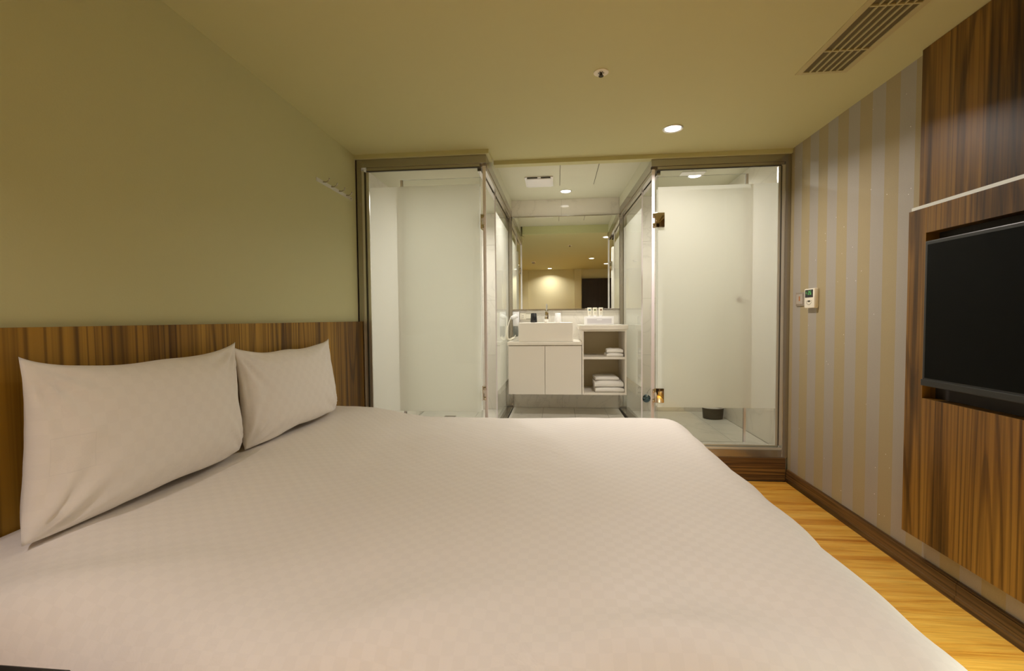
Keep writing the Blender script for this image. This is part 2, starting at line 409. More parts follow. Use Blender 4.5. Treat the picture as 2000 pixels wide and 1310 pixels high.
MB().lathe([(0.024, 0), (0.024, 0.01), (0.01, 0.012), (0.01, 0.05)], (0.74, YREAR+0.035, 1.0), 'y', 20).tube([(0.74, YREAR+0.08, 1.0), (0.86, YREAR+0.08, 1.0)], 0.009).build('door_handle', M['chrome'], d, smooth=True)

# ceiling of the bedroom with the dropped edges above the glass fronts
cb = MB().box(XL, XR, YREAR, 3.21, ZC, 2.5).box(-0.47, XR, 3.21, 3.46, ZC, 2.5)
ceiling = cb.build('ceiling', M['ceil'], kind=K)
B('trim_3', M['ceil'], XL, -0.47, 3.21, 3.40, 2.37, 2.5, kind=K, bev=0.002)
B('trim_4', M['ceil'], -0.47, XR, 3.46, 3.53, 2.37, 2.5, kind=K, bev=0.002)
B('ceiling_corridor', M['bathceil'], -0.55, 0.74, 3.53, YB, 2.48, 2.56, kind=K)
B('ceiling_wet_room', M['bathceil'], XL, -0.565, 3.40, YB, 2.35, 2.45, kind=K)
B('ceiling_shower', M['bathceil'], 0.74, XR, 3.53, YB, 2.48, 2.56, kind=K)
# walls above the side glass runs
MB().hexa([(-0.565, 3.40, 2.372), (-0.497, 3.40, 2.372), (-0.482, YB, 2.372), (-0.55, YB, 2.372), (-0.565, 3.40, 2.48), (-0.497, 3.40, 2.48), (-0.482, YB, 2.48), (-0.55, YB, 2.48)]).build('trim_5', M['bathceil'], kind=K)
MB().hexa([(0.707, 3.53, 2.372), (0.78, 3.53, 2.372), (0.735, YB, 2.372), (0.667, YB, 2.372), (0.707, 3.53, 2.48), (0.78, 3.53, 2.48), (0.735, YB, 2.48), (0.667, YB, 2.48)]).build('trim_6', M['bathceil'], kind=K)
B('wall_bathroom_back', M['grout'], XL-0.1, XR+0.1, YB, YB+0.1, 0, 2.56, kind=K)
B('wall_wet_room_left', M['grout'], XL-0.10, XL+0.01, YL, YB, 0, 2.5, kind=K)
B('wall_shower_right', M['grout'], 1.655, XR+0.10, YR+0.02, YB, 0, 2.56, kind=K)

# marble slabs on the bathroom walls, each a part of its wall
def tiles(wall, axis, const, a0, a1, z0, z1, w, h, thick, sgn, mt):
    wall_o = bpy.data.objects[wall]
    a = a0
    while a < a1-1e-4:
        b = min(a+w, a1); z = z0
        while z < z1-1e-4:
            t = min(z+h, z1); g = 0.0008
            lo, hi = (const, const+sgn*thick) if sgn > 0 else (const+sgn*thick, const)
            if axis == 'y': B('tile', mt, a+g, b-g, lo, hi, z+g, t-g, wall_o)
            else: B('tile', mt, lo, hi, a+g, b-g, z+g, t-g, wall_o)
            z = t
        a = b
tiles('wall_bathroom_back', 'y', YB, -0.55, 0.735, 0.235, 2.48, 0.605, 1.03, 0.008, -1, M['tile'])
tiles('wall_bathroom_back', 'y', YB, XL+0.02, -0.56, 0.21, 2.35, 0.6, 0.6, 0.008, -1, M['tile'])
tiles('wall_bathroom_back', 'y', YB, 0.745, 1.645, 0.21, 2.48, 0.6, 0.6, 0.008, -1, M['tile'])
tiles('wall_wet_room_left', 'x', XL+0.01, YL+0.07, YB-0.01, 0.21, 2.35, 0.8, 0.6, 0.008, 1, M['tile'])
tiles('wall_shower_right', 'x', 1.655, YR+0.07, YB-0.01, 0.21, 2.48, 1.2, 0.6, 0.008, -1, M['tile'])

# floors
fl = B('floor', M['grout'], XL, XR, YREAR, YR+0.1, -0.05, -0.010, kind=K)
B('floor_under_bed', FLOORM[0], XL, 0.50, YREAR, YL, -0.0099, 0.0, kind=K)
# wooden planks of the aisle, running across the room
y = YREAR; row = 0; PW = 0.145
while y < YR-0.03:
    y1 = min(y+PW, YR-0.02)
    cut = [0.50, 0.50+random.uniform(0.35, 0.9), XR-0.018]
    for k in range(2):
        B('plank', FLOORM[(row*2+k*3+random.randint(0, 1)) % 5], cut[k]+0.0005, cut[k+1]-0.0005, y+0.0006, y1-0.0006, -0.0095, 0.0, fl, bev=0.0008)
    y = y1; row += 1
# raised bathroom slab with its wooden riser
slab = MB().box(XL, -0.49, YL+0.012, YB, 0.0, 0.17).box(-0.49, XR-0.02, YR+0.012, YB, 0.0, 0.17)
fb = slab.build('floor_bathroom', M['grout'], kind=K)
B('trim_7', M['stepwood'], -0.488, XR-0.018, YR-0.012, YR+0.012, 0.002, 0.17, kind=K, bev=0.002)
B('trim_8', M['stepwood'], XL+0.001, -0.488, YL-0.012, YL+0.012, 0.002, 0.17, kind=K, bev=0.002)
B('trim_9', M['stepwood'], -0.500, -0.488, YL+0.012, YR-0.012, 0.002, 0.17, kind=K)
def floortiles(x0, x1, y0, y1, w, top, z0=0.17):
    y = y1
    while y > y0+1e-3:
        ya = max(y-w, y0); x = x0
        while x < x1-1e-3:
            xb = min(x+w, x1)
            B('tile', M['floortile'], x+0.001, xb-0.001, ya+0.001, y-0.001, z0, top, fb, bev=0.0008)
            x = xb
        y = ya
floortiles(-0.475, 0.655, YR+0.09, YB-0.01, 0.327, 0.235)
floortiles(XL+0.02, -0.57, YL+0.08, YB-0.01, 0.6, 0.21)
floortiles(0.80, 1.645, YR+0.09, YB-0.01, 0.6, 0.21)
B('floor_drain', M['steel'], -1.15, -1.035, 4.49, 4.58, 0.2095, 0.213, label='square steel floor drain in the left wet room', cat='drain')

# baseboard along the right wall: two boards butted together
bb = thing('baseboard_right', None, None, kind=K)
for y0, y1 in ((2.042, YR-0.013), (YREAR+0.02, 2.040)):
    MB().box(1.662, XR, y0, y1, 0.0, 0.082, 0.0015).box(1.656, XR, y0, y1, 0.0, 0.030, 0.002).box(1.666, XR, y0, y1, 0.082, 0.092, 0.0015).build('board', M['basewood'], bb)

# ------------------------------------------------------------------ glass enclosures
def pane(name, axis, c, th, a0, a1, z0, z1, parent, edges=True):
    """glass sheet whose narrow faces are green; axis 'y' -> sheet in the XZ plane at Y=c"""
    mb = MB()
    if axis == 'y': mb.box(a0, a1, c, c+th, z0, z1)
    else: mb.box(c, c+th, a0, a1, z0, z1)
    mb.bm.faces.ensure_lookup_table(); mb.bm.normal_update()
    for f in mb.bm.faces:
        n = f.normal
        big = abs(n.y) > 0.5 if axis == 'y' else abs(n.x) > 0.5
        f.material_index = 0 if big else 1
    return mb.build(name, [M['glass'], M['glassedge']], parent)
def filmsheet(axis, c, a0, a1, z0, z1, parent):
    if axis == 'y': return sheet([(a0, c, z0), (a1, c, z0), (a1, c, z1), (a0, c, z1)], parent)
    return sheet([(c, a0, z0), (c, a1, z0), (c, a1, z1), (c, a0, z1)], parent)
def sheet(p, parent):
    mb = MB(); mb.bm.faces.new([mb.bm.verts.new(q) for q in p])
    return mb.build('frosted_film', M['film'], parent)
F0, F1 = 0.532, 2.172
def hinge(x0, x1, y, z, parent, side):
    """plate on the glass with two round barrels"""
    mb = MB().box(x0, x1, y-0.010, y, z-0.053, z+0.053, 0.002).box(x0, x1, y+0.010, y+0.020, z-0.053, z+0.053, 0.002)
    xe = x0 if side < 0 else x1
    for dz in (-0.036, 0.036):
        mb.lathe([(0.008, 0), (0.010, 0.004), (0.010, 0.022), (0.008, 0.026)], (xe+side*0.010, y-0.006, z+dz-0.013), 'z', 14)
        mb.box(min(xe, xe+side*0.012), max(xe, xe+side*0.012), y-0.008, y+0.050, z+dz-0.011, z+dz+0.011)
    mb.build('hinge', M['bronze'], parent, smooth=True)

def knob(x, y, z, parent):
    MB().lathe([(0.017, 0.0), (0.022, 0.003), (0.021, 0.018), (0.011, 0.024), (0.011, 0.050)], (x, y-0.0065, z), 'y', 24).build('door_knob', M['chrome'], parent, smooth=True)
    
# right: shower enclosure
R_ = thing('shower_enclosure', 'frosted glass shower enclosure in a steel frame beside the striped wall', 'shower')
MB().box(0.700, XR-0.002, YR, YR+0.045, 2.318, 2.369, 0.001).box(0.745, 1.632, YR+0.006, YR+0.04, 2.296, 2.318).build('header_rail', M['steel'], R_)
B('gasket', M['gasket'], 0.745, 1.612, YR+0.008, YR+0.024, 2.290, 2.296, R_)
MB().box(1.638, XR-0.002, YR, YR+0.045, 0.17, 2.318, 0.001).build('post', M['steel'], R_)
MB().box(1.618, 1.638, YR+0.006, YR+0.04, 0.26, 2.296).box(1.596, 1.614, YR+0.014, YR+0.035, 0.26, 2.29).build('side_channel', M['steel_lt'], R_)
B('gasket', M['gasket'], 1.613, 1.618, YR+0.006, YR+0.02, 0.26, 2.29, R_)
MB().box(0.700, 1.638, YR, YR+0.045, 0.17, 0.227, 0.001).build('sill', M['steel'], R_)
MB().box(0.745, 1.638, YR+0.006, YR+0.045, 0.227, 0.244, 0.001).box(0.745, 1.618, YR+0.022, YR+0.045, 0.244, 0.258, 0.001).build('bottom_channel', M['steel_lt'], R_)
fp = pane('front_pane', 'y', YR+0.012, 0.008, 0.748, 1.616, 0.246, 2.300, R_)
filmsheet('y', YR+0.0215, 0.750, 1.600, F0, F1, fp)
MB().box(0.704, 0.726, YR+0.008, YR+0.022, 0.25, 2.30, 0.003).build('corner_seal', M['seal'], R_, smooth=True)
# side run (slightly out of square with the front)
def sx(y, k): return 0.705+(0.665-0.705)*(y-YR)/(YB-YR)+k
def run(y0, y1, k0, k1, z0, z1, name, mt, parent, f):
    return MB().hexa([(f(y0, k0), y0, z0), (f(y0, k1), y0, z0), (f(y1, k1), y1, z0), (f(y1, k0), y1, z0), (f(y0, k0), y0, z1), (f(y0, k1), y0, z1), (f(y1, k1), y1, z1), (f(y1, k0), y1, z1)]).build(name, mt, parent)
run(YR+0.045, YB-0.009, 0.0, 0.075, 2.30, 2.369, 'side_header', M['steel'], R_, sx)
run(YR+0.045, YB-0.009, 0.004, 0.030, 2.268, 2.30, 'side_channel', M['steel'], R_, sx)
run(YR+0.045, YB-0.009, 0.044, 0.070, 2.268, 2.30, 'side_channel', M['steel'], R_, sx)
run(YB-0.034, YB-0.009, 0.0, 0.033, 0.26, 2.268, 'post', M['steel'], R_, sx)
run(YB-0.034, YB-0.009, 0.040, 0.075, 0.26, 2.268, 'post', M['steel'], R_, sx)
run(YR+0.045, YB-0.009, 0.0, 0.035, 0.17, 0.250, 'floor_rail', M['steel'], R_, sx)
run(YR+0.045, YB-0.009, 0.041, 0.100, 0.17, 0.246, 'floor_rail', M['steel'], R_, sx)
run(YR+0.045, YB-0.009, 0.035, 0.041, 0.17, 0.238, 'gasket', M['gasket'], R_, sx)
sp = run(4.0, YB-0.034, 0.033, 0.041, 0.245, 2.30, 'side_pane', [M['glass']], R_, sx)
run(3.998, 4.0, 0.032, 0.042, 0.245, 2.29, 'pane_edge', M['seal'], sp, sx)
sheet([(sx(4.002, .0425), 4.002, 0.60), (sx(YB-0.034, .0425), YB-0.034, 0.60), (sx(YB-0.034, .0425), YB-0.034, 2.150), (sx(4.002, .0425), 4.002, 2.150)], sp)
dr = pane('door', 'y', YR+0.075, 0.008, 0.752, 1.395, 0.262, 2.262, R_)
filmsheet('y', YR+0.085, 0.754, 1.392, F0, F1, dr)
B('door_seal', M['seal'], 1.395, 1.412, YR+0.072, YR+0.086, 0.262, 2.262, dr)
knob(1.335, YR+0.031, 1.332, dr)
for z in (1.928, 0.622): hinge(0.730, 0.796, YR+0.011, z, dr, -1)

# left: wet-room enclosure
L_ = thing('wet_room_enclosure', 'frosted glass wet-room enclosure in a steel frame beside the headboard wall', 'shower')
MB().box(XL+0.001, -0.493, YL, YL+0.045, 2.312, 2.369, 0.001).box(-1.375, -0.54, YL+0.006, YL+0.04, 2.290, 2.312).build('header_rail', M['steel'], L_)
B('gasket', M['gasket'], -1.372, -0.54, YL+0.008, YL+0.024, 2.283, 2.290, L_)
MB().box(XL+0.001, -1.410, YL, YL+0.045, 0.17, 2.312, 0.001).build('post', M['steel'], L_)
MB().box(-1.410, -1.392, YL+0.006, YL+0.04, 0.26, 2.29).box(-1.382, -1.360, YL+0.014, YL+0.035, 0.26, 2.283).build('side_channel', M['steel_lt'], L_)
B('gasket', M['gasket'], -1.392, -1.382, YL+0.006, YL+0.02, 0.26, 2.283, L_)
MB().box(-1.410, -0.493, YL, YL+0.045, 0.17, 0.227, 0.001).build('sill', M['steel'], L_)
MB().box(-1.39, -0.54, YL+0.006, YL+0.045, 0.227, 0.250, 0.001).build('bottom_channel', M['steel_lt'], L_)
fp = pane('front_pane', 'y', YL+0.012, 0.008, -1.380, -0.543, 0.246, 2.295, L_)
filmsheet('y', YL+0.0215, -1.358, -0.548, F0, F1, fp)
MB().box(-0.520, -0.498, YL+0.008, YL+0.022, 0.25, 2.295, 0.003).build('corner_seal', M['seal'], L_, smooth=True)
def sxl(y, k): return -0.493+0.015*(y-YL)/(YB-YL)-k
run(YL+0.045, YB-0.009, 0.075, 0.0, 2.30, 2.369, 'side_header', M['steel'], L_, sxl)
run(YL+0.045, YB-0.009, 0.030, 0.004, 2.268, 2.30, 'side_channel', M['steel'], L_, sxl)
run(YL+0.045, YB-0.009, 0.070, 0.044, 2.268, 2.30, 'side_channel', M['steel'], L_, sxl)
run(YB-0.034, YB-0.009, 0.033, 0.0, 0.26, 2.268, 'post', M['steel'], L_, sxl)
run(YB-0.034, YB-0.009, 0.075, 0.040, 0.26, 2.268, 'post', M['steel'], L_, sxl)
run(YL+0.045, YB-0.009, 0.035, 0.0, 0.17, 0.250, 'floor_rail', M['steel'], L_, sxl)
run(YL+0.045, YB-0.009, 0.100, 0.041, 0.17, 0.246, 'floor_rail', M['steel'], L_, sxl)
run(YL+0.045, YB-0.009, 0.041, 0.035, 0.17, 0.238, 'gasket', M['gasket'], L_, sxl)
sp = run(3.93, YB-0.034, 0.041, 0.033, 0.245, 2.30, 'side_pane', [M['glass']], L_, sxl)
run(3.928, 3.93, 0.042, 0.032, 0.245, 2.29, 'pane_edge', M['seal'], sp, sxl)
sheet([(sxl(3.932, .0425), 3.932, 0.56), (sxl(YB-0.034, .0425), YB-0.034, 0.56), (sxl(YB-0.034, .0425), YB-0.034, 2.150), (sxl(3.932, .0425), 3.932, 2.150)], sp)
dl = pane('door', 'y', YL+0.075, 0.008, -1.127, -0.545, 0.262, 2.235, L_)
filmsheet('y', YL+0.085, -1.125, -0.547, F0, F1, dl)
B('door_seal', M['seal'], -1.144, -1.127, YL+0.072, YL+0.086, 0.262, 2.235, dl)
for z in (1.901, 0.671):
    mb = MB().box(-0.537, -0.530, YL+0.000, YL+0.080, z-0.053, z+0.053, 0.002)
    for dz in (-0.036, 0.036):
        mb.lathe([(0.008, 0), (0.010, 0.004), (0.010, 0.022), (0.008, 0.026)], (-0.519, YL+0.004, z+dz-0.013), 'z', 14)
        mb.box(-0.532, -0.516, YL+0.000, YL+0.012, z+dz-0.010, z+dz+0.010)
    mb.build('hinge', M['bronze'], dl, smooth=True)

# ------------------------------------------------------------------ downlights
def downlight(key, label):
    x, y, z, p, col, spread, size = LAMPS[key]
    t = thing('ceiling_downlight', label, 'light', None, (x, y, z))
    MB().lathe([(size*0.48, 0.0), (size*0.62, 0.0), (size*0.63, -0.003), (size*0.60, -0.006), (size*0.50, -0.003), (size*0.48, -0.001)], (0, 0, 0), 'z', 40).build('bezel', M['steel_lt'], t, smooth=True)
    MB().lathe([(size*0.47, 0.0), (size*0.47, -0.003), (size*0.40, -0.0045)], (0, 0, 0), 'z', 36).build('lens', M['lens'], t, smooth=True)
    a = area('downlight_source', (0, 0, -0.008), p, col, size*0.9, spread); a.parent = t
downlight('bed_far', 'round recessed ceiling light glowing above the foot of the bed, nearest the shower')
downlight('bed_mid', 'recessed ceiling light reflected mid-mirror above the dark door')
downlight('aisle', 'recessed ceiling light over the aisle, reflected at the right edge of the mirror')
downlight('rear', 'recessed ceiling light washing the pale rear wall, seen in the mirror')
downlight('bedside', 'unseen ceiling light added as fill for the near side of the bed, behind the camera')
downlight('corridor', 'round recessed light in the vanity ceiling in front of the mirror')
downlight('shower', 'bright round recessed light in the ceiling of the right shower')
downlight('wet_room', 'recessed light in the ceiling of the left wet room behind frosted glass')

# sprinkler
t = thing('sprinkler_head', 'small white round sprinkler rose on the bedroom ceiling', 'sprinkler', None, (0.22, 2.289, ZC))
MB().lathe([(0.018, 0), (0.036, 0), (0.036, -0.003), (0.030, -0.006), (0.016, -0.003)], (0, 0, 0), 'z', 32).build('rose', M['ivory'], t, smooth=True)
mb = MB().lathe([(0.006, 0), (0.006, -0.016), (0.012, -0.018), (0.012, -0.020)], (0, 0, 0), 'z', 16)
for k in range(6):
    a = k*PI/3; mb.box(0.012*math.cos(a)-0.002, 0.012*math.cos(a)+0.002, 0.012*math.sin(a)-0.002, 0.012*math.sin(a)+0.002, -0.0055, -0.001)
mb.build('nozzle', M['gap'], t)
t = thing('smoke_detector', 'small round smoke detector on the bedroom ceiling, seen in the mirror', 'detector', None, (-0.48, 0.24, ZC))
MB().lathe([(0.05, 0), (0.05, -0.012), (0.044, -0.020)], (0, 0, 0), 'z', 30).build('base', M['ivory'], t, smooth=True)
MB().lathe([(0.030, -0.020), (0.034, -0.034), (0.028, -0.044)], (0, 0, 0), 'z', 30).build('chamber', M['greyplate'], t, smooth=True)

# linear air vent in the bedroom ceiling
t = thing('air_vent', 'long slotted air vent in the ceiling near the wooden television wall', 'vent', None, (1.295, 1.5, ZC))
vx0, vx1, vy0, vy1 = -0.092, 0.092, -0.95, 0.90
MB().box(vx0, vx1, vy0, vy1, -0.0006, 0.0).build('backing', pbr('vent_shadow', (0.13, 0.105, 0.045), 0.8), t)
FR = pbr('vent_cream', (0.50, 0.45, 0.235), 0.55)
MB().box(vx0-0.028, vx0, vy0-0.02, vy1+0.02, -0.004, 0, 0.001).box(vx1, vx1+0.028, vy0-0.02, vy1+0.02, -0.004, 0, 0.001).box(vx0, vx1, vy1, vy1+0.02, -0.004, 0).box(vx0, vx1, vy0-0.02, vy0, -0.004, 0).build('frame', FR, t)
for k in range(5):
    xx = vx0+0.184*(k+1)/6
    MB().box(xx-0.0035, xx+0.0035, vy0, vy1, -0.006, -0.001).build('slat', FR, t)
for yy in (0.72, 0.42, 0.02, -0.40, -0.75):
    MB().box(vx0, vx1, yy-0.004, yy+0.004, -0.0065, -0.0005).build('crossbar', FR, t)

# corridor ceiling fittings
t = thing('exhaust_fan', 'white rectangular exhaust fan grille in the vanity ceiling', 'fan', None, (-0.155, 4.28, 2.48))
MB().box(-0.128, 0.128, -0.145, 0.145, -0.012, 0, 0.004).build('grille', M['plastic'], t, smooth=True)
MB().box(-0.112, 0.112, -0.125, 0.130, -0.020, -0.012, 0.004).build('cover', M['plastic'], t, smooth=True)
MB().box(-0.105, -0.012, -0.1455, -0.128, -0.0135, -0.006).box(0.018, 0.105, -0.1455, -0.128, -0.0135, -0.006).build('slot', M['gap'], t)
t = thing('access_panel', 'square flush access panel in the vanity ceiling beside the fan', 'panel', None, (0.195, 4.14, 2.48))
MB().box(-0.158, 0.158, -0.30, 0.30, -0.002, 0.0).build('panel', M['bathceil'], t)
for q in ((-0.162, -0.158, -0.30, 0.30, -0.0022, 0), (0.158, 0.162, -0.30, 0.30, -0.0022, 0), (-0.16, 0.16, 0.30, 0.302, -0.0012, 0)): MB().box(*q).build('joint', M['gap'], t)

# ------------------------------------------------------------------ mirror
t = thing('vanity_mirror', 'large frameless mirror above the washbasin between steel posts', 'mirror', None, (0.095, YB-0.009, 1.8))
MB().box(-0.572, 0.568, -0.008, 0.0, -0.492, 0.494).build('mirror_glass', M['mirror'], t)
MB().box(-0.574, 0.570, -0.014, 0.0, -0.508, -0.492, 0.001).build('bottom_trim', M['steel'], t)
MB().box(-0.574, 0.570, -0.014, 0.0, 0.494, 0.502, 0.001).build('top_trim', M['steel'], t)

# ------------------------------------------------------------------ vanity furniture
VY = 4.45   # front plane
t = thing('vanity_cabinet', 'white wall-hung vanity cabinet with two doors below the washbasin', 'cabinet', None, (-0.12, 4.7, 0.46))
B('body', M['white'], -0.474, 0.238, VY+0.020, YB-0.010, 0.464, 0.946, t)
B('door', M['white'], -0.476, -0.1185, VY, VY+0.018, 0.462, 0.938, t, bev=0.001)
B('door', M['white'], -0.1145, 0.238, VY, VY+0.018, 0.462, 0.938, t, bev=0.001)
B('countertop', M['stonetop'], -0.484, 0.240, VY-0.012, YB-0.010, 0.947, 0.979, bev=0.003, label='low cream stone counter under the white washbasin', cat='countertop')
t = thing('open_shelf_unit', 'tall white open shelf unit on the right of the vanity doors', 'shelf', None, (0.455, 4.7, 0.46))
WB = M['white']
B('side_panel', WB, 0.243, 0.259, VY, YB-0.010, 0.462, 1.094, t, bev=0.001)
B('side_panel', WB, 0.650, 0.667, VY, YB-0.050, 0.462, 1.094, t, bev=0.001)
B('top_panel', WB, 0.259, 0.650, VY+0.002, YB-0.05, 1.078, 1.094, t)
B('bottom_panel', WB, 0.259, 0.650, VY, YB-0.05, 0.462, 0.482, t)
B('shelf', WB, 0.259, 0.650, VY+0.004, YB-0.05, 0.808, 0.829, t)
B('back_panel', M['basecarc'], 0.259, 0.650, YB-0.062, YB-0.050, 0.482, 1.078, t)
B('shelf_unit_top', M['stonetop'], 0.216, 0.680, VY-0.014, YB-0.045, 1.095, 1.139, bev=0.003, label='raised cream stone top of the tall shelf unit holding toiletries', cat='countertop')

# washbasin: hollow rectangular vessel
def basin():
    b = bmesh.new()
    x0, x1, y0, y1, z0, z1 = -0.374, 0.156, 4.475, 4.845, 0.980, 1.166
    o = [b.verts.new(p) for p in [(x0, y0, z0), (x1, y0, z0), (x1, y1, z0), (x0, y1, z0), (x0, y0, z1), (x1, y0, z1), (x1, y1, z1), (x0, y1, z1)]]
    w, wb = 0.014, 0.10
    i = [b.verts.new(p) for p in [(x0+w, y0+w, z1), (x1-w, y0+w, z1), (x1-w, y1-wb, z1), (x0+w, y1-wb, z1), (x0+0.04, y0+0.05, z0+0.035), (x1-0.04, y0+0.05, z0+0.035), (x1-0.04, y1-wb-0.03, z0+0.035), (x0+0.04, y1-wb-0.03, z0+0.035)]]
    for f in ((0,3,2,1),(0,1,5,4),(1,2,6,5),(2,3,7,6),(3,0,4,7)): b.faces.new([o[k] for k in f])
    for k in range(4):
        b.faces.new((o[4+k], o[4+(k+1) % 4], i[(k+1) % 4], i[k]))
        b.faces.new((i[k], i[(k+1) % 4], i[4+(k+1) % 4], i[4+k]))
    b.faces.new((i[4], i[5], i[6], i[7]))
    bmesh.ops.recalc_face_normals(b, faces=b.faces)
    bmesh.ops.bevel(b, geom=b.edges[:], offset=0.005, segments=3, profile=0.6, affect='EDGES')
    t = thing('washbasin', 'white rectangular ceramic vessel washbasin on the low counter', 'sink', None, (0, 0, 0))
    MB().add(b).build('bowl', M['ceramic'], t, smooth=True)
    MB().lathe([(0.022, 0), (0.022, 0.003), (0.016, 0.005)], (-0.109, 4.64, 1.017), 'z', 24).build('drain', M['chrome'], t, smooth=True)
basin()
t = thing('basin_tap', 'square chrome single-lever tap standing behind the washbasin rim', 'tap', None, (-0.107, 4.79, 1.167))
MB().box(-0.021, 0.021, -0.022, 0.022, 0, 0.108, 0.004).build('body', M['chrome'], t, smooth=True)
MB().box(-0.014, 0.014, -0.125, -0.02, 0.062, 0.078, 0.003).build('spout', M['chrome'], t, smooth=True)
MB().box(-0.0225, 0.0225, -0.024, 0.024, 0.110, 0.122, 0.003).tube([(0, 0.002, 0.118), (0.0, 0.006, 0.155), (0.002, 0.012, 0.192)], [0.007, 0.005, 0.006], 12).build('lever', M['chrome'], t, smooth=True)
def cup(x, y, mt, label):
    MB().lathe([(0.036, 0), (0.0365, 0.002), (0.030, 0.090), (0.027, 0.095)], (x, y, 1.167), 'z', 28).build('tooth_cup', mt, smooth=True, label=label, cat='cup')
cup(-0.240, 4.775, M['cupblack'], 'black upturned cup on the washbasin rim, left of the tap')
cup(0.012, 4.775, M['plastic'], 'white upturned cup on the washbasin rim, right of the tap')

# toiletries on the raised top
t = thing('tissue_box', 'white box with a translucent front panel on the raised stone top', 'box', None, (0.43, 4.74, 1.1395))
MB().box(-0.145, 0.145, -0.06, 0.06, 0, 0.082, 0.004).build('case', M['plastic'], t, smooth=True)
MB().box(-0.122, 0.122, -0.063, -0.060, 0.010, 0.062, 0.001).build('front_panel', pbr('translucent_grey_lid', (0.60, 0.58, 0.62), 0.25), t)
MB().box(-0.025, 0.025, -0.066, -0.0632, 0.045, 0.052, 0.001).build('catch', M['plastic'], t)
def tube_(x, col, label, gname):
    t = thing('toiletry_tube', label, 'tube', 'toiletry tubes on the white box', (x, 4.76, 1.2222))
    b = bmesh.new(); rings = []
    for h, w, d in ((0.012, 0.016, 0.015), (0.03, 0.018, 0.014), (0.07, 0.021, 0.007), (0.092, 0.0225, 0.0015)):
        rings.append([b.verts.new((w*math.cos(2*PI*k/20), d*math.sin(2*PI*k/20), h)) for k in range(20)])
    for i in range(3):
        for k in range(20): b.faces.new((rings[i][k], rings[i][(k+1) % 20], rings[i+1][(k+1) % 20], rings[i+1][k]))
    b.faces.new(rings[0][::-1]); b.faces.new(rings[-1])
    MB().add(b).build('body', M['ivory'], t, smooth=True)
    MB().lathe([(0.013, 0), (0.013, 0.012)], (0, 0, 0), 'z', 20).build('cap', M['plastic'], t, smooth=True)
    c = pbr(gname, col, 0.5)
    mb = MB().box(-0.0105, -0.0015, -0.0118, -0.0098, 0.060, 0.078).box(0.0015, 0.0105, -0.0118, -0.0098, 0.060, 0.078).box(-0.0105, 0.0105, -0.0118, -0.0098, 0.067, 0.071)
    mb.build('printed_mark', c, t)
    MB().box(-0.010, 0.010, -0.0150, -0.0135, 0.034, 0.0355).box(-0.007, 0.007, -0.0150, -0.0135, 0.040, 0.0415).build('printed_line', M['greyplate'], t)
tube_(0.337, (0.06, 0.16, 0.20), 'toiletry tube with a blue mark, left on the white box', 'blue_print')
tube_(0.392, (0.18, 0.20, 0.04), 'toiletry tube with a green mark, middle on the white box', 'green_print')
tube_(0.452, (0.28, 0.12, 0.06), 'toiletry tube with a brown mark, right on the white box', 'brown_print')

# folded towels
def towel(x0, x1, y0, y1, z, h, label, group, rz=0.0):
    b = bmesh.new(); nx, ny = 10, 8
    # folded slab with a rounded front fold and slightly sagging top
    prof = []
    for k in range(9):
        a = -PI/2+PI*k/8
        prof.append((y0+h/2-math.cos(a)*h/2, h/2+math.sin(a)*h/2))
    prof = prof+[(y1, h), (y1, 0)]
    rows = []
    for i in range(nx+1):
        u = i/nx; x = x0+(x1-x0)*u
        rnd = 1-0.22*abs(2*u-1)**6
        rows.append([b.verts.new((x+0.002*noise.noise((py*20, pz*40, i)), py+0.004*noise.noise((u*4, pz*30, z*9)), z+pz*rnd+(0.003*noise.noise((u*5, py*9, z*7)) if pz > 0.01 else 0))) for py, pz in prof])
    n = len(prof)
    for i in range(nx):
        for k in range(n): b.faces.new((rows[i][k], rows[i][(k+1) % n], rows[i+1][(k+1) % n], rows[i+1][k]))
    b.faces.new(rows[0][::-1]); b.faces.new(rows[-1])
    bmesh.ops.recalc_face_normals(b, faces=b.faces)
    cx, cy = (x0+x1)/2, (y0+y1)/2
    bmesh.ops.transform(b, matrix=Matrix.Translation((cx, cy, 0)) @ Matrix.Rotation(rz, 4, 'Z') @ Matrix.Translation((-cx, -cy, 0)), verts=b.verts)
    o = MB().add(b).build('folded_towel', M['towel'], smooth=True, label=label, cat='towel', group=group)
towel(0.478, 0.636, 4.475, 4.66, 0.8295, 0.036, 'small folded white towel on the middle shelf, lower of two', 'folded hand towels on the middle shelf', 0.03)
towel(0.486, 0.640, 4.475, 4.66, 0.8680, 0.036, 'small folded white towel on the middle shelf, upper of two', 'folded hand towels on the middle shelf', -0.03)
towel(0.372, 0.645, 4.465, 4.78, 0.4830, 0.048, 'large folded white bath towel on the bottom shelf, lowest of three', 'folded bath towels on the bottom shelf')
towel(0.366, 0.643, 4.470, 4.78, 0.5340, 0.058, 'large folded white bath towel on the bottom shelf, middle of three', 'folded bath towels on the bottom shelf', -0.015)
towel(0.372, 0.600, 4.52, 4.79, 0.5950, 0.030, 'thin folded white towel lying on top of the bath towel stack', 'folded bath towels on the bottom shelf', 0.04)

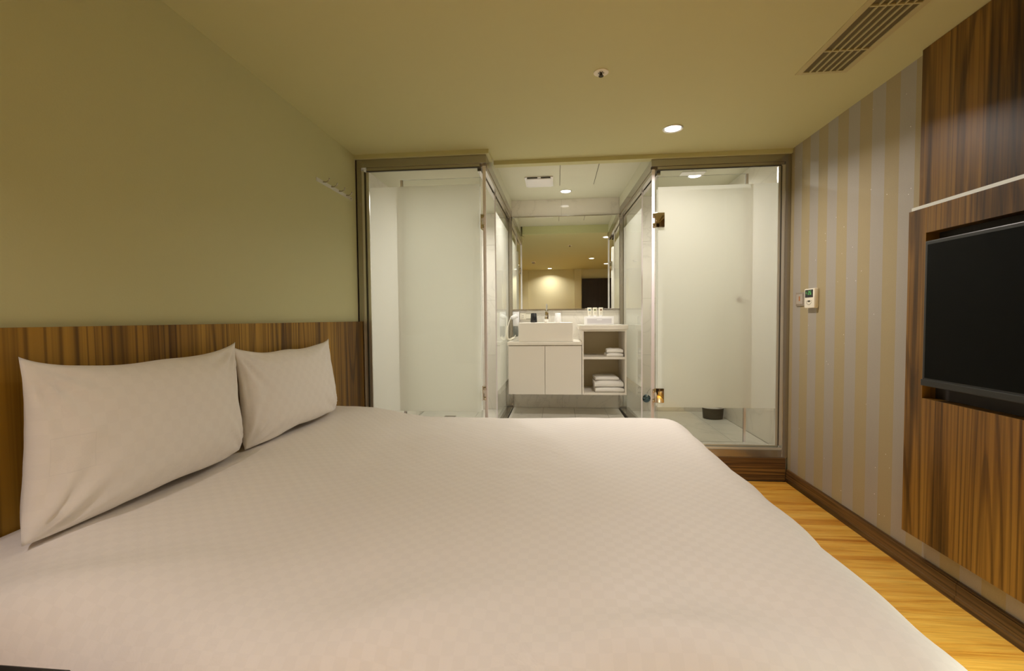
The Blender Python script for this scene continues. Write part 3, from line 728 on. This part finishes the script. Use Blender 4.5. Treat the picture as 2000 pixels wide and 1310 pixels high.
# hair dryer
t = thing('hair_dryer', 'white wall-mounted hair dryer with coiled cord in the corner left of the washbasin', 'hair dryer', None, (-0.44, 4.90, 1.12))
MB().box(-0.035, 0.035, 0.01, 0.040, 0.02, 0.160, 0.008).build('wall_bracket', M['plastic'], t, smooth=True)
MB().tube([(0.015, -0.02, 0.118), (-0.015, -0.03, 0.100), (-0.040, -0.035, 0.098), (-0.052, -0.035, 0.104)], [0.024, 0.028, 0.022, 0.012], 18).box(-0.028, 0.030, -0.045, 0.012, 0.005, 0.090, 0.010).build('handset', M['plastic'], t, smooth=True)
MB().lathe([(0.024, 0.0), (0.028, -0.02), (0.027, -0.10), (0.022, -0.112)], (0, -0.018, 0.006), 'z', 24).build('nozzle', pbr('smoked_nozzle', (0.20, 0.21, 0.20), 0.25), t, smooth=True)
pts = []
way = [(-0.052, -0.040, 0.100), (-0.060, -0.12, 0.05), (-0.066, -0.20, 0.0), (-0.068, -0.26, -0.06), (-0.064, -0.27, -0.112), (-0.045, -0.25, -0.128), (-0.025, -0.20, -0.118), (-0.010, -0.14, -0.112), (0.0, -0.05, -0.09)]
def cat_(P, t_):
    n = len(P)-1; i = min(int(t_*n), n-1); f = t_*n-i
    p0, p1, p2, p3 = (Vector(P[max(0, min(n, q))]) for q in (i-1, i, i+1, i+2))
    return 0.5*((2*p1)+(p2-p0)*f+(2*p0-5*p1+4*p2-p3)*f*f+(3*p1-p0-3*p2+p3)*f**3)
for k in range(420):
    q = k/419; p = cat_(way, q); a = k*0.62
    rr = 0.0080*max(0, min(1, (q-0.20)*12))*max(0, min(1, (0.93-q)*12))
    pts.append(p+Vector((math.cos(a)*rr, math.sin(a)*rr*0.5, math.sin(a)*rr)))
MB().tube(pts, 0.0032, 5).build('coiled_cord', M['ivory'], t, smooth=True)

# outlet and switch plate on the splashback
t = thing('wall_outlet', 'ivory double outlet and switch plate behind the black cup', 'outlet', None, (-0.335, YB-0.009, 1.232))
MB().box(-0.066, 0.066, -0.006, 0, -0.036, 0.036, 0.002).build('plate', M['ivory'], t)
MB().box(-0.050, -0.014, -0.0085, -0.006, -0.026, 0.026, 0.001).build('socket', M['ivory'], t)
MB().box(-0.040, -0.037, -0.009, -0.0084, 0.0, 0.012).box(-0.028, -0.025, -0.009, -0.0084, 0.0, 0.012).box(-0.040, -0.037, -0.009, -0.0084, -0.018, -0.008).box(-0.028, -0.025, -0.009, -0.0084, -0.018, -0.008).build('slot', M['gap'], t)
MB().box(0.004, 0.060, -0.0085, -0.006, -0.026, 0.026, 0.001).build('blank_cover', M['ivory'], t)
MB().box(0.004, 0.060, -0.0088, -0.0060, 0.0270, 0.0290).build('joint', M['gap'], t)
MB().box(0.004, 0.060, -0.0088, -0.0060, -0.0290, -0.0270).build('joint', M['gap'], t)

# ------------------------------------------------------------------ inside the shower
t = thing('rain_shower', 'flat square overhead rain shower below the right shower ceiling', 'shower head', None, (1.165, 4.08, 2.44))
MB().box(-0.10, 0.10, -0.05, 0.05, -0.006, 0.004, 0.002).build('head', M['chrome'], t)
MB().tube([(0, 0, 0.004), (0, 0, 0.04)], 0.012, 16).build('drop_pipe', M['chrome'], t, smooth=True)
t = thing('waste_bin', 'low oval dark brown waste bin on the right shower floor', 'bin', None, (1.525, 4.62, 0.211))
MB().lathe([(0.075, 0), (0.083, 0.006), (0.090, 0.105), (0.087, 0.108), (0.083, 0.104), (0.076, 0.012)], (0, 0, 0), 'z', 36, sx=1.12, sy=0.85).build('bucket', M['darkbin'], t, smooth=True)
MB().lathe([(0.082, 0.090), (0.091, 0.1085), (0.0925, 0.112), (0.088, 0.112), (0.080, 0.085)], (0, 0, 0), 'z', 36, sx=1.12, sy=0.85).build('liner_rim', M['plastic'], t, smooth=True)
t = thing('angle_valve', 'round chrome angle valve with a short hose low on the shower back wall', 'valve', None, (0.948, YB-0.009, 0.345))
MB().lathe([(0.040, 0), (0.042, -0.012), (0.030, -0.022), (0.016, -0.026), (0.016, -0.045)], (0, 0, 0), 'y', 28).build('knob', pbr('dark_chrome', (0.12, 0.17, 0.20), 0.12, 1.0), t, smooth=True)
MB().tube([(0.0, -0.03, 0.02), (0.004, -0.05, 0.07), (0.03, -0.05, 0.105), (0.065, -0.03, 0.12)], 0.006, 10).build('hose', M['chrome'], t, smooth=True)

# ------------------------------------------------------------------ coat hooks
t = thing('coat_hook_rail', 'narrow steel rail of coat hooks high on the left wall', 'hook rail', None, (XL, 2.92, 2.07))
MB().box(0, 0.004, -0.245, 0.245, -0.012, 0.012, 0.001).build('rail', M['steel_lt'], t)
for k in range(4):
    yy = -0.165+0.105*k
    MB().tube([(0.004, yy, 0.004), (0.022, yy, 0.002), (0.040, yy, 0.010), (0.046, yy, 0.026)], [0.005, 0.0035, 0.003, 0.0035], 10).build('hook', M['steel'], t, smooth=True)
MB().lathe([(0.004, 0.004), (0.0035, 0.005)], (0, 0.222, 0), 'x', 12).build('screw', M['gap'], t)

# ------------------------------------------------------------------ headboard
HB = B('headboard', M['headwood'], XL+0.001, -1.42, -0.70, YL-0.004, 0.0, 1.197, bev=0.001, label='wide zebra-grained wooden headboard panel along the left wall behind the pillows', cat='headboard')

# ------------------------------------------------------------------ bed
bed = thing('bed', 'wide low bed under the white duvet against the wooden headboard', 'bed')
B('base', M['basewood'], -1.415, 0.58, 0.95, 2.76, 0.04, 0.28, bed, bev=0.01)
B('mattress', M['towel'], -1.415, 0.62, 0.93, 2.78, 0.285, 0.530, bed, bev=0.04)
for x, y in ((-1.3, 1.05), (0.5, 1.05), (-1.3, 2.65), (0.5, 2.65)):
    B('leg', M['gap'], x-0.03, x+0.03, y-0.03, y+0.03, 0, 0.04, bed)

def smooth(a, b, v):
    t = max(0, min(1, (v-a)/(b-a))); return t*t*(3-2*t)
def duvet():
    R = 0.17; x1, y0, y1 = 0.625, 0.925, 2.74; hang = 0.26; Ltot = R*PI/2+hang
    step = 0.022
    xs = []; v = -1.408
    while v < x1+Ltot: xs.append(v); v += step
    ys = []; v = y0-Ltot
    while v < y1+Ltot: ys.append(v); v += step
    bm = bmesh.new(); uvl = bm.loops.layers.uv.new('UVMap'); G = []
    for s_ in xs:
        row = []
        for t_ in ys:
            px, py = min(s_, x1), min(max(t_, y0), y1)
            ox, oy = s_-px, t_-py; d = math.hypot(ox, oy)
            if d > 1e-9: ux, uy = ox/d, oy/d
            else: ux = uy = 0
            if d < R*PI/2: h, dz = R*math.sin(d/R), R*(1-math.cos(d/R))
            else:
                e = d-R*PI/2
                ang = math.atan2(uy, ux)
                wave = 0.5+0.5*math.sin((px*1.0+py*1.0)*21+ang*5+1.3*noise.noise((px*3, py*3, 1)))
                h, dz = R+0.03*e+0.05*e/hang*wave, R+e*0.985
            z = 0.605-dz
            top = math.exp(-(dz/0.15)**2)
            # puffiness, head-end rise, and gentle sag
            z += 0.055*smooth(-0.75, -1.22, px)*top
            z += top*(0.012*noise.noise((s_*1.3, t_*1.5, 4.2))+0.005*noise.noise((s_*4.0, t_*3.2, 8.8)))
            near = smooth(1.18, 0.86, t_)
            fold = noise.noise((s_*3.1+t_*2.2, t_*1.2, 2.0))
            z += near*0.030*fold+near*0.012*math.sin(s_*9-t_*16+3*noise.noise((s_*2, t_*2, 0)))
            z += 0.003*noise.noise((s_*11+t_*3, t_*9, 3.0))
            # long faint creases across the middle
            for yc, a_, k_ in ((1.42, 0.05, 0.0035), (1.75, -0.03, 0.002)):
                z += k_*math.exp(-((t_-yc-a_*s_)/0.014)**2)*smooth(-1.2, -0.9, s_)*(1-smooth(0.2, 0.5, s_))*top
            foot = smooth(0.60, 0.80, s_)
            bumpf = 0.022*foot*noise.noise((t_*3.6+s_*1.2, s_*1.5, 6.0))+0.004*foot*math.sin(t_*19+s_*7+3*noise.noise((t_*2, 0, 1)))
            X = px+ux*h+bumpf; Y = py+uy*h
            row.append(bm.verts.new((X, Y, z)))
        G.append(row)
    for i in range(len(xs)-1):
        for j in range(len(ys)-1):
            f = bm.faces.new((G[i][j], G[i+1][j], G[i+1][j+1], G[i][j+1]))
            for lp, (a, b) in zip(f.loops, ((i, j), (i+1, j), (i+1, j+1), (i, j+1))):
                lp[uvl].uv = (xs[a]+2, ys[b])
    me = bpy.data.meshes.new('duvet'); bm.to_mesh(me); bm.free(); me.materials.append(M['duvet'])
    for p in me.polygons: p.use_smooth = True
    o = bpy.data.objects.new('duvet', me); COL.objects.link(o)
    md = o.modifiers.new('thick', 'SOLIDIFY'); md.thickness = 0.012; md.offset = -1
    tag(o, 'large white checked satin duvet spread over the whole bed', 'duvet')
duvet()

def pillow(label, shear, yc, ln, ht, base, lean_top, lean_bot, thick, seed, droop, ears):
    """stands on its long edge against the headboard; local u along Y, v upward"""
    nu, nv = 56, 36
    bm = bmesh.new(); uvl = bm.loops.layers.uv.new('UVMap')
    def P(u, v, side):
        au, av = abs(u), abs(v)
        # outline pulled in between the corners, corners drawn out
        wu = (1-0.07*(1-av**2.5)*au**3)*(1-(0.015 if v > 0 else 0.05)*(au*av)**5)
        
        wv = 1-(droop if v > 0 else 0.015)*(1-au**2.2)*av**3
        k = max(0, 1-au**3.2)**0.62*max(0, 1-av**3.0)**0.60
        th = thick*k
        y = u*ln/2*wu
        zz = (v*wv)*ht/2
        w = 0.0035*noise.noise((u*2.2+seed, v*2.0, side*3))+0.0022*noise.noise((u*6+seed, v*5, side))
        # wrinkles fanning out from the corners
        for cu, cv in ((-1, 1), (1, 1), (-1, -1), (1, -1)):
            du, dv = u-cu, (v-cv)*0.55; r = math.hypot(du, dv)
            w += 0.0085*math.exp(-(r/0.50)**2)*math.sin(math.atan2(dv, du)*15+seed*3)*min(1, r*5)
        w *= min(1, k*2.5)
        vv = (v+1)/2
        lean = lean_bot+(lean_top-lean_bot)*vv
        x = lean+side*(th*(1.15-0.35*v)+w)
        z = base+ht/2+(0.018*au**9*av**4 if v > 0 else 0)+zz*(1-(0.02 if v > 0 else 0.07)*(au*av)**5)+0.012*noise.noise((u*2+seed, 5, 2))*(av**2)
        z -= 0.030*max(0, -u-0.35)*max(0, -v)
        return (x, yc+y+shear*v, z)
    us = [-1+2*i/nu for i in range(nu+1)]; vs = [-1+2*j/nv for j in range(nv+1)]
    # denser near the rims
    us = [math.sin(u*PI/2)*0.35+u*0.65 for u in us]; vs = [math.sin(v*PI/2)*0.35+v*0.65 for v in vs]
    grids = []
    for side in (1, -1):
        grids.append([[bm.verts.new(P(u, v, side)) for v in vs] for u in us])
    for gi, g in enumerate(grids):
        for i in range(nu):
            for j in range(nv):
                q = (g[i][j], g[i+1][j], g[i+1][j+1], g[i][j+1])
                f = bm.faces.new(q if gi == 0 else q[::-1])
                idx = ((i, j), (i+1, j), (i+1, j+1), (i, j+1))
                if gi: idx = idx[::-1]
                for lp, (a, b) in zip(f.loops, idx): lp[uvl].uv = (us[a]*ln/2+1, vs[b]*ht/2+1)
    bmesh.ops.remove_doubles(bm, verts=bm.verts, dist=0.0006)
    bmesh.ops.recalc_face_normals(bm, faces=bm.faces)
    me = bpy.data.meshes.new('pillow'); bm.to_mesh(me); bm.free(); me.materials.append(M['pillow'])
    for p in me.polygons: p.use_smooth = True
    o = bpy.data.objects.new('pillow', me); COL.objects.link(o)
    tag(o, label, 'pillow', 'pillows against the headboard')
    return o
p1 = pillow('large white pillow nearest the camera, leaning on the headboard', 0.042, 1.365, 0.79, 0.43, 0.678, -1.352, -1.275, 0.074, 1.3, 0.15, 1)
p1.data.materials[0] = M['pillow_marked']
p2 = pillow('white pillow behind the nearer one, at the far end of the headboard', 0.02, 2.185, 0.83, 0.415, 0.675, -1.366, -1.305, 0.058, 4.6, 0.16, 1)
# care label showing through the pillow cover
# ------------------------------------------------------------------ television wall
t = thing('wall_unit', 'dark walnut wall panel framing the recessed television', 'wall panel')
B('upper_panel', M['tvwood'], 1.644, XR-0.001, 0.40, 2.265, 1.700, ZC-0.002, t, bev=0.001)
B('trim_strip', M['steel_lt'], 1.612, XR-0.001, 0.40, 2.262, 1.680, 1.694, t, label='thin pale metal strip')
# lower panel around the recess opening
B('lower_panel', M['tvwood'], 1.605, 1.640, 2.168, 2.268, 0.207, 1.678, t, bev=0.001)
B('lower_panel', M['tvwood'], 1.605, 1.640, 0.40, 2.1678, 0.207, 0.843, t, bev=0.001)
B('lower_panel', M['tvwood'], 1.605, 1.640, 0.40, 2.1678, 1.567, 1.678, t, bev=0.001)
B('lower_panel', M['tvwood'], 1.605, 1.640, 0.40, 0.85, 0.8432, 1.5668, t, bev=0.001)
MB().box(1.660, XR-0.001, 0.86, 2.168, 0.843, 1.567).build('recess_back', M['blackrec'], t)
MB().box(1.640, XR-0.001, 2.168, 2.180, 0.83, 1.58).box(1.640, XR-0.001, 0.85, 2.18, 0.831, 0.843).box(1.640, XR-0.001, 0.85, 2.18, 1.567, 1.579).build('recess_lining', M['tvwood'], t)
B('bracket', M['steel_lt'], 1.625, XR-0.001, 2.20, 2.235, 0.196, 0.2065, t)
t = thing('television', 'large black flat television set in the recess of the walnut panel', 'television', None, (1.60, 1.55, 1.21))
MB().box(-0.018, 0.020, -0.55, 0.590, -0.306, 0.316, 0.004).build('housing', M['black'], t)
MB().box(-0.0195, -0.0180, -0.535, 0.575, -0.272, 0.300).build('screen', M['screen'], t)
MB().box(-0.024, -0.018, -0.55, 0.590, -0.306, -0.278, 0.003).build('lower_bezel', M['black'], t)
MB().box(0.020, 0.058, -0.2, 0.2, -0.15, 0.15).build('wall_mount', M['black'], t)

# ------------------------------------------------------------------ switch and thermostat on the striped wall
t = thing('wall_switch', 'small grey switch plate on the striped wall beside the shower frame', 'switch', None, (XR, 3.325, 1.325))
MB().box(-0.008, 0, -0.058, 0.058, -0.046, 0.046, 0.002).build('plate', M['greyplate'], t)
MB().box(-0.011, -0.008, -0.040, 0.044, -0.034, 0.034, 0.001).build('rocker', pbr('grey_rocker', (0.40, 0.34, 0.28), 0.3), t)
MB().box(-0.0115, -0.011, -0.006, 0.010, -0.012, 0.020).build('indicator', M['amber'], t)
t = thing('thermostat', 'white room thermostat with a green display on the striped wall', 'thermostat', None, (XR, 3.17, 1.325))
MB().box(-0.030, 0, -0.060, 0.060, -0.064, 0.064, 0.008).build('case', M['ivory'], t, smooth=True)
MB().box(-0.0318, -0.030, -0.046, 0.046, 0.006, 0.056, 0.0008).build('display', M['black'], t)
def seg(dig, cy, cz, w, h, mb):
    tab = {'0': 'abcdef', '2': 'abged', '3': 'abgcd', '4': 'fgbc', '8': 'abcdefg', '6': 'afgedc', '9': 'abcdfg', '1': 'bc'}
    th = 0.0018
    # the wall faces -X, so text runs towards -Y
    R_s = {'a': (-w, w, h, h), 'g': (-w, w, 0, 0), 'd': (-w, w, -h, -h), 'b': (w, w, 0, h), 'c': (w, w, -h, 0), 'f': (-w, -w, 0, h), 'e': (-w, -w, -h, 0)}
    for s in tab[dig]:
        a, b, c, d_ = R_s[s]
        mb.box(-0.0325, -0.0318, cy-b-th/2, cy-a+th/2, cz+c-th/2, cz+d_+th/2)
mb = MB(); seg('2', 0.002, 0.036, 0.0055, 0.011, mb); seg('6', -0.020, 0.036, 0.0055, 0.011, mb)
mb.box(-0.0325, -0.0318, 0.026, 0.034, 0.040, 0.043).box(-0.0325, -0.0318, 0.026, 0.034, 0.030, 0.033)
mb.build('display_digits', M['lcd'], t)
mb = MB()
for k in range(9):
    a = PI+PI*k/8
    mb.box(-0.0308, -0.0298, 0.030*math.cos(a)-0.003, 0.030*math.cos(a)+0.003, -0.018+0.024*math.sin(a)-0.0018, -0.018+0.024*math.sin(a)+0.0018)
mb.box(-0.0308, -0.0298, -0.016, 0.016, -0.024, -0.014)
mb.build('button_marks', M['gap'], t)

# ------------------------------------------------------------------ black bedside ledge at the lower left
t = thing('nightstand', 'black bedside table top at the lower left edge beside the bed', 'table', None, (-1.10, 0.40, 0))
MB().box(-0.315, 0.315, -0.24, 0.243, 0.625, 0.648, 0.003).build('table_top', M['black'], t)
for a in (-0.27, 0.27):
    for b_ in (-0.2, 0.2):
        MB().box(a-0.015, a+0.015, b_-0.015, b_+0.015, 0, 0.625).build('leg', M['black'], t)

# ------------------------------------------------------------------ unseen furniture added to carry the floor light
t = thing('added_desk', 'unseen dark wooden table added beyond the right edge to carry the floor light', 'added_desk', None, (1.42, 0.45, 0))
MB().box(-0.20, 0.17, -0.75, 0.78, 0.715, 0.745, 0.003).build('desk_top', M['tvwood'], t)
MB().box(-0.19, 0.17, -0.74, -0.71, 0, 0.715).build('side_panel', M['tvwood'], t)
MB().box(-0.04, 0.04, -0.46, 0.66, 0.702, 0.715).build('added_led_strip', M['plastic'], t)
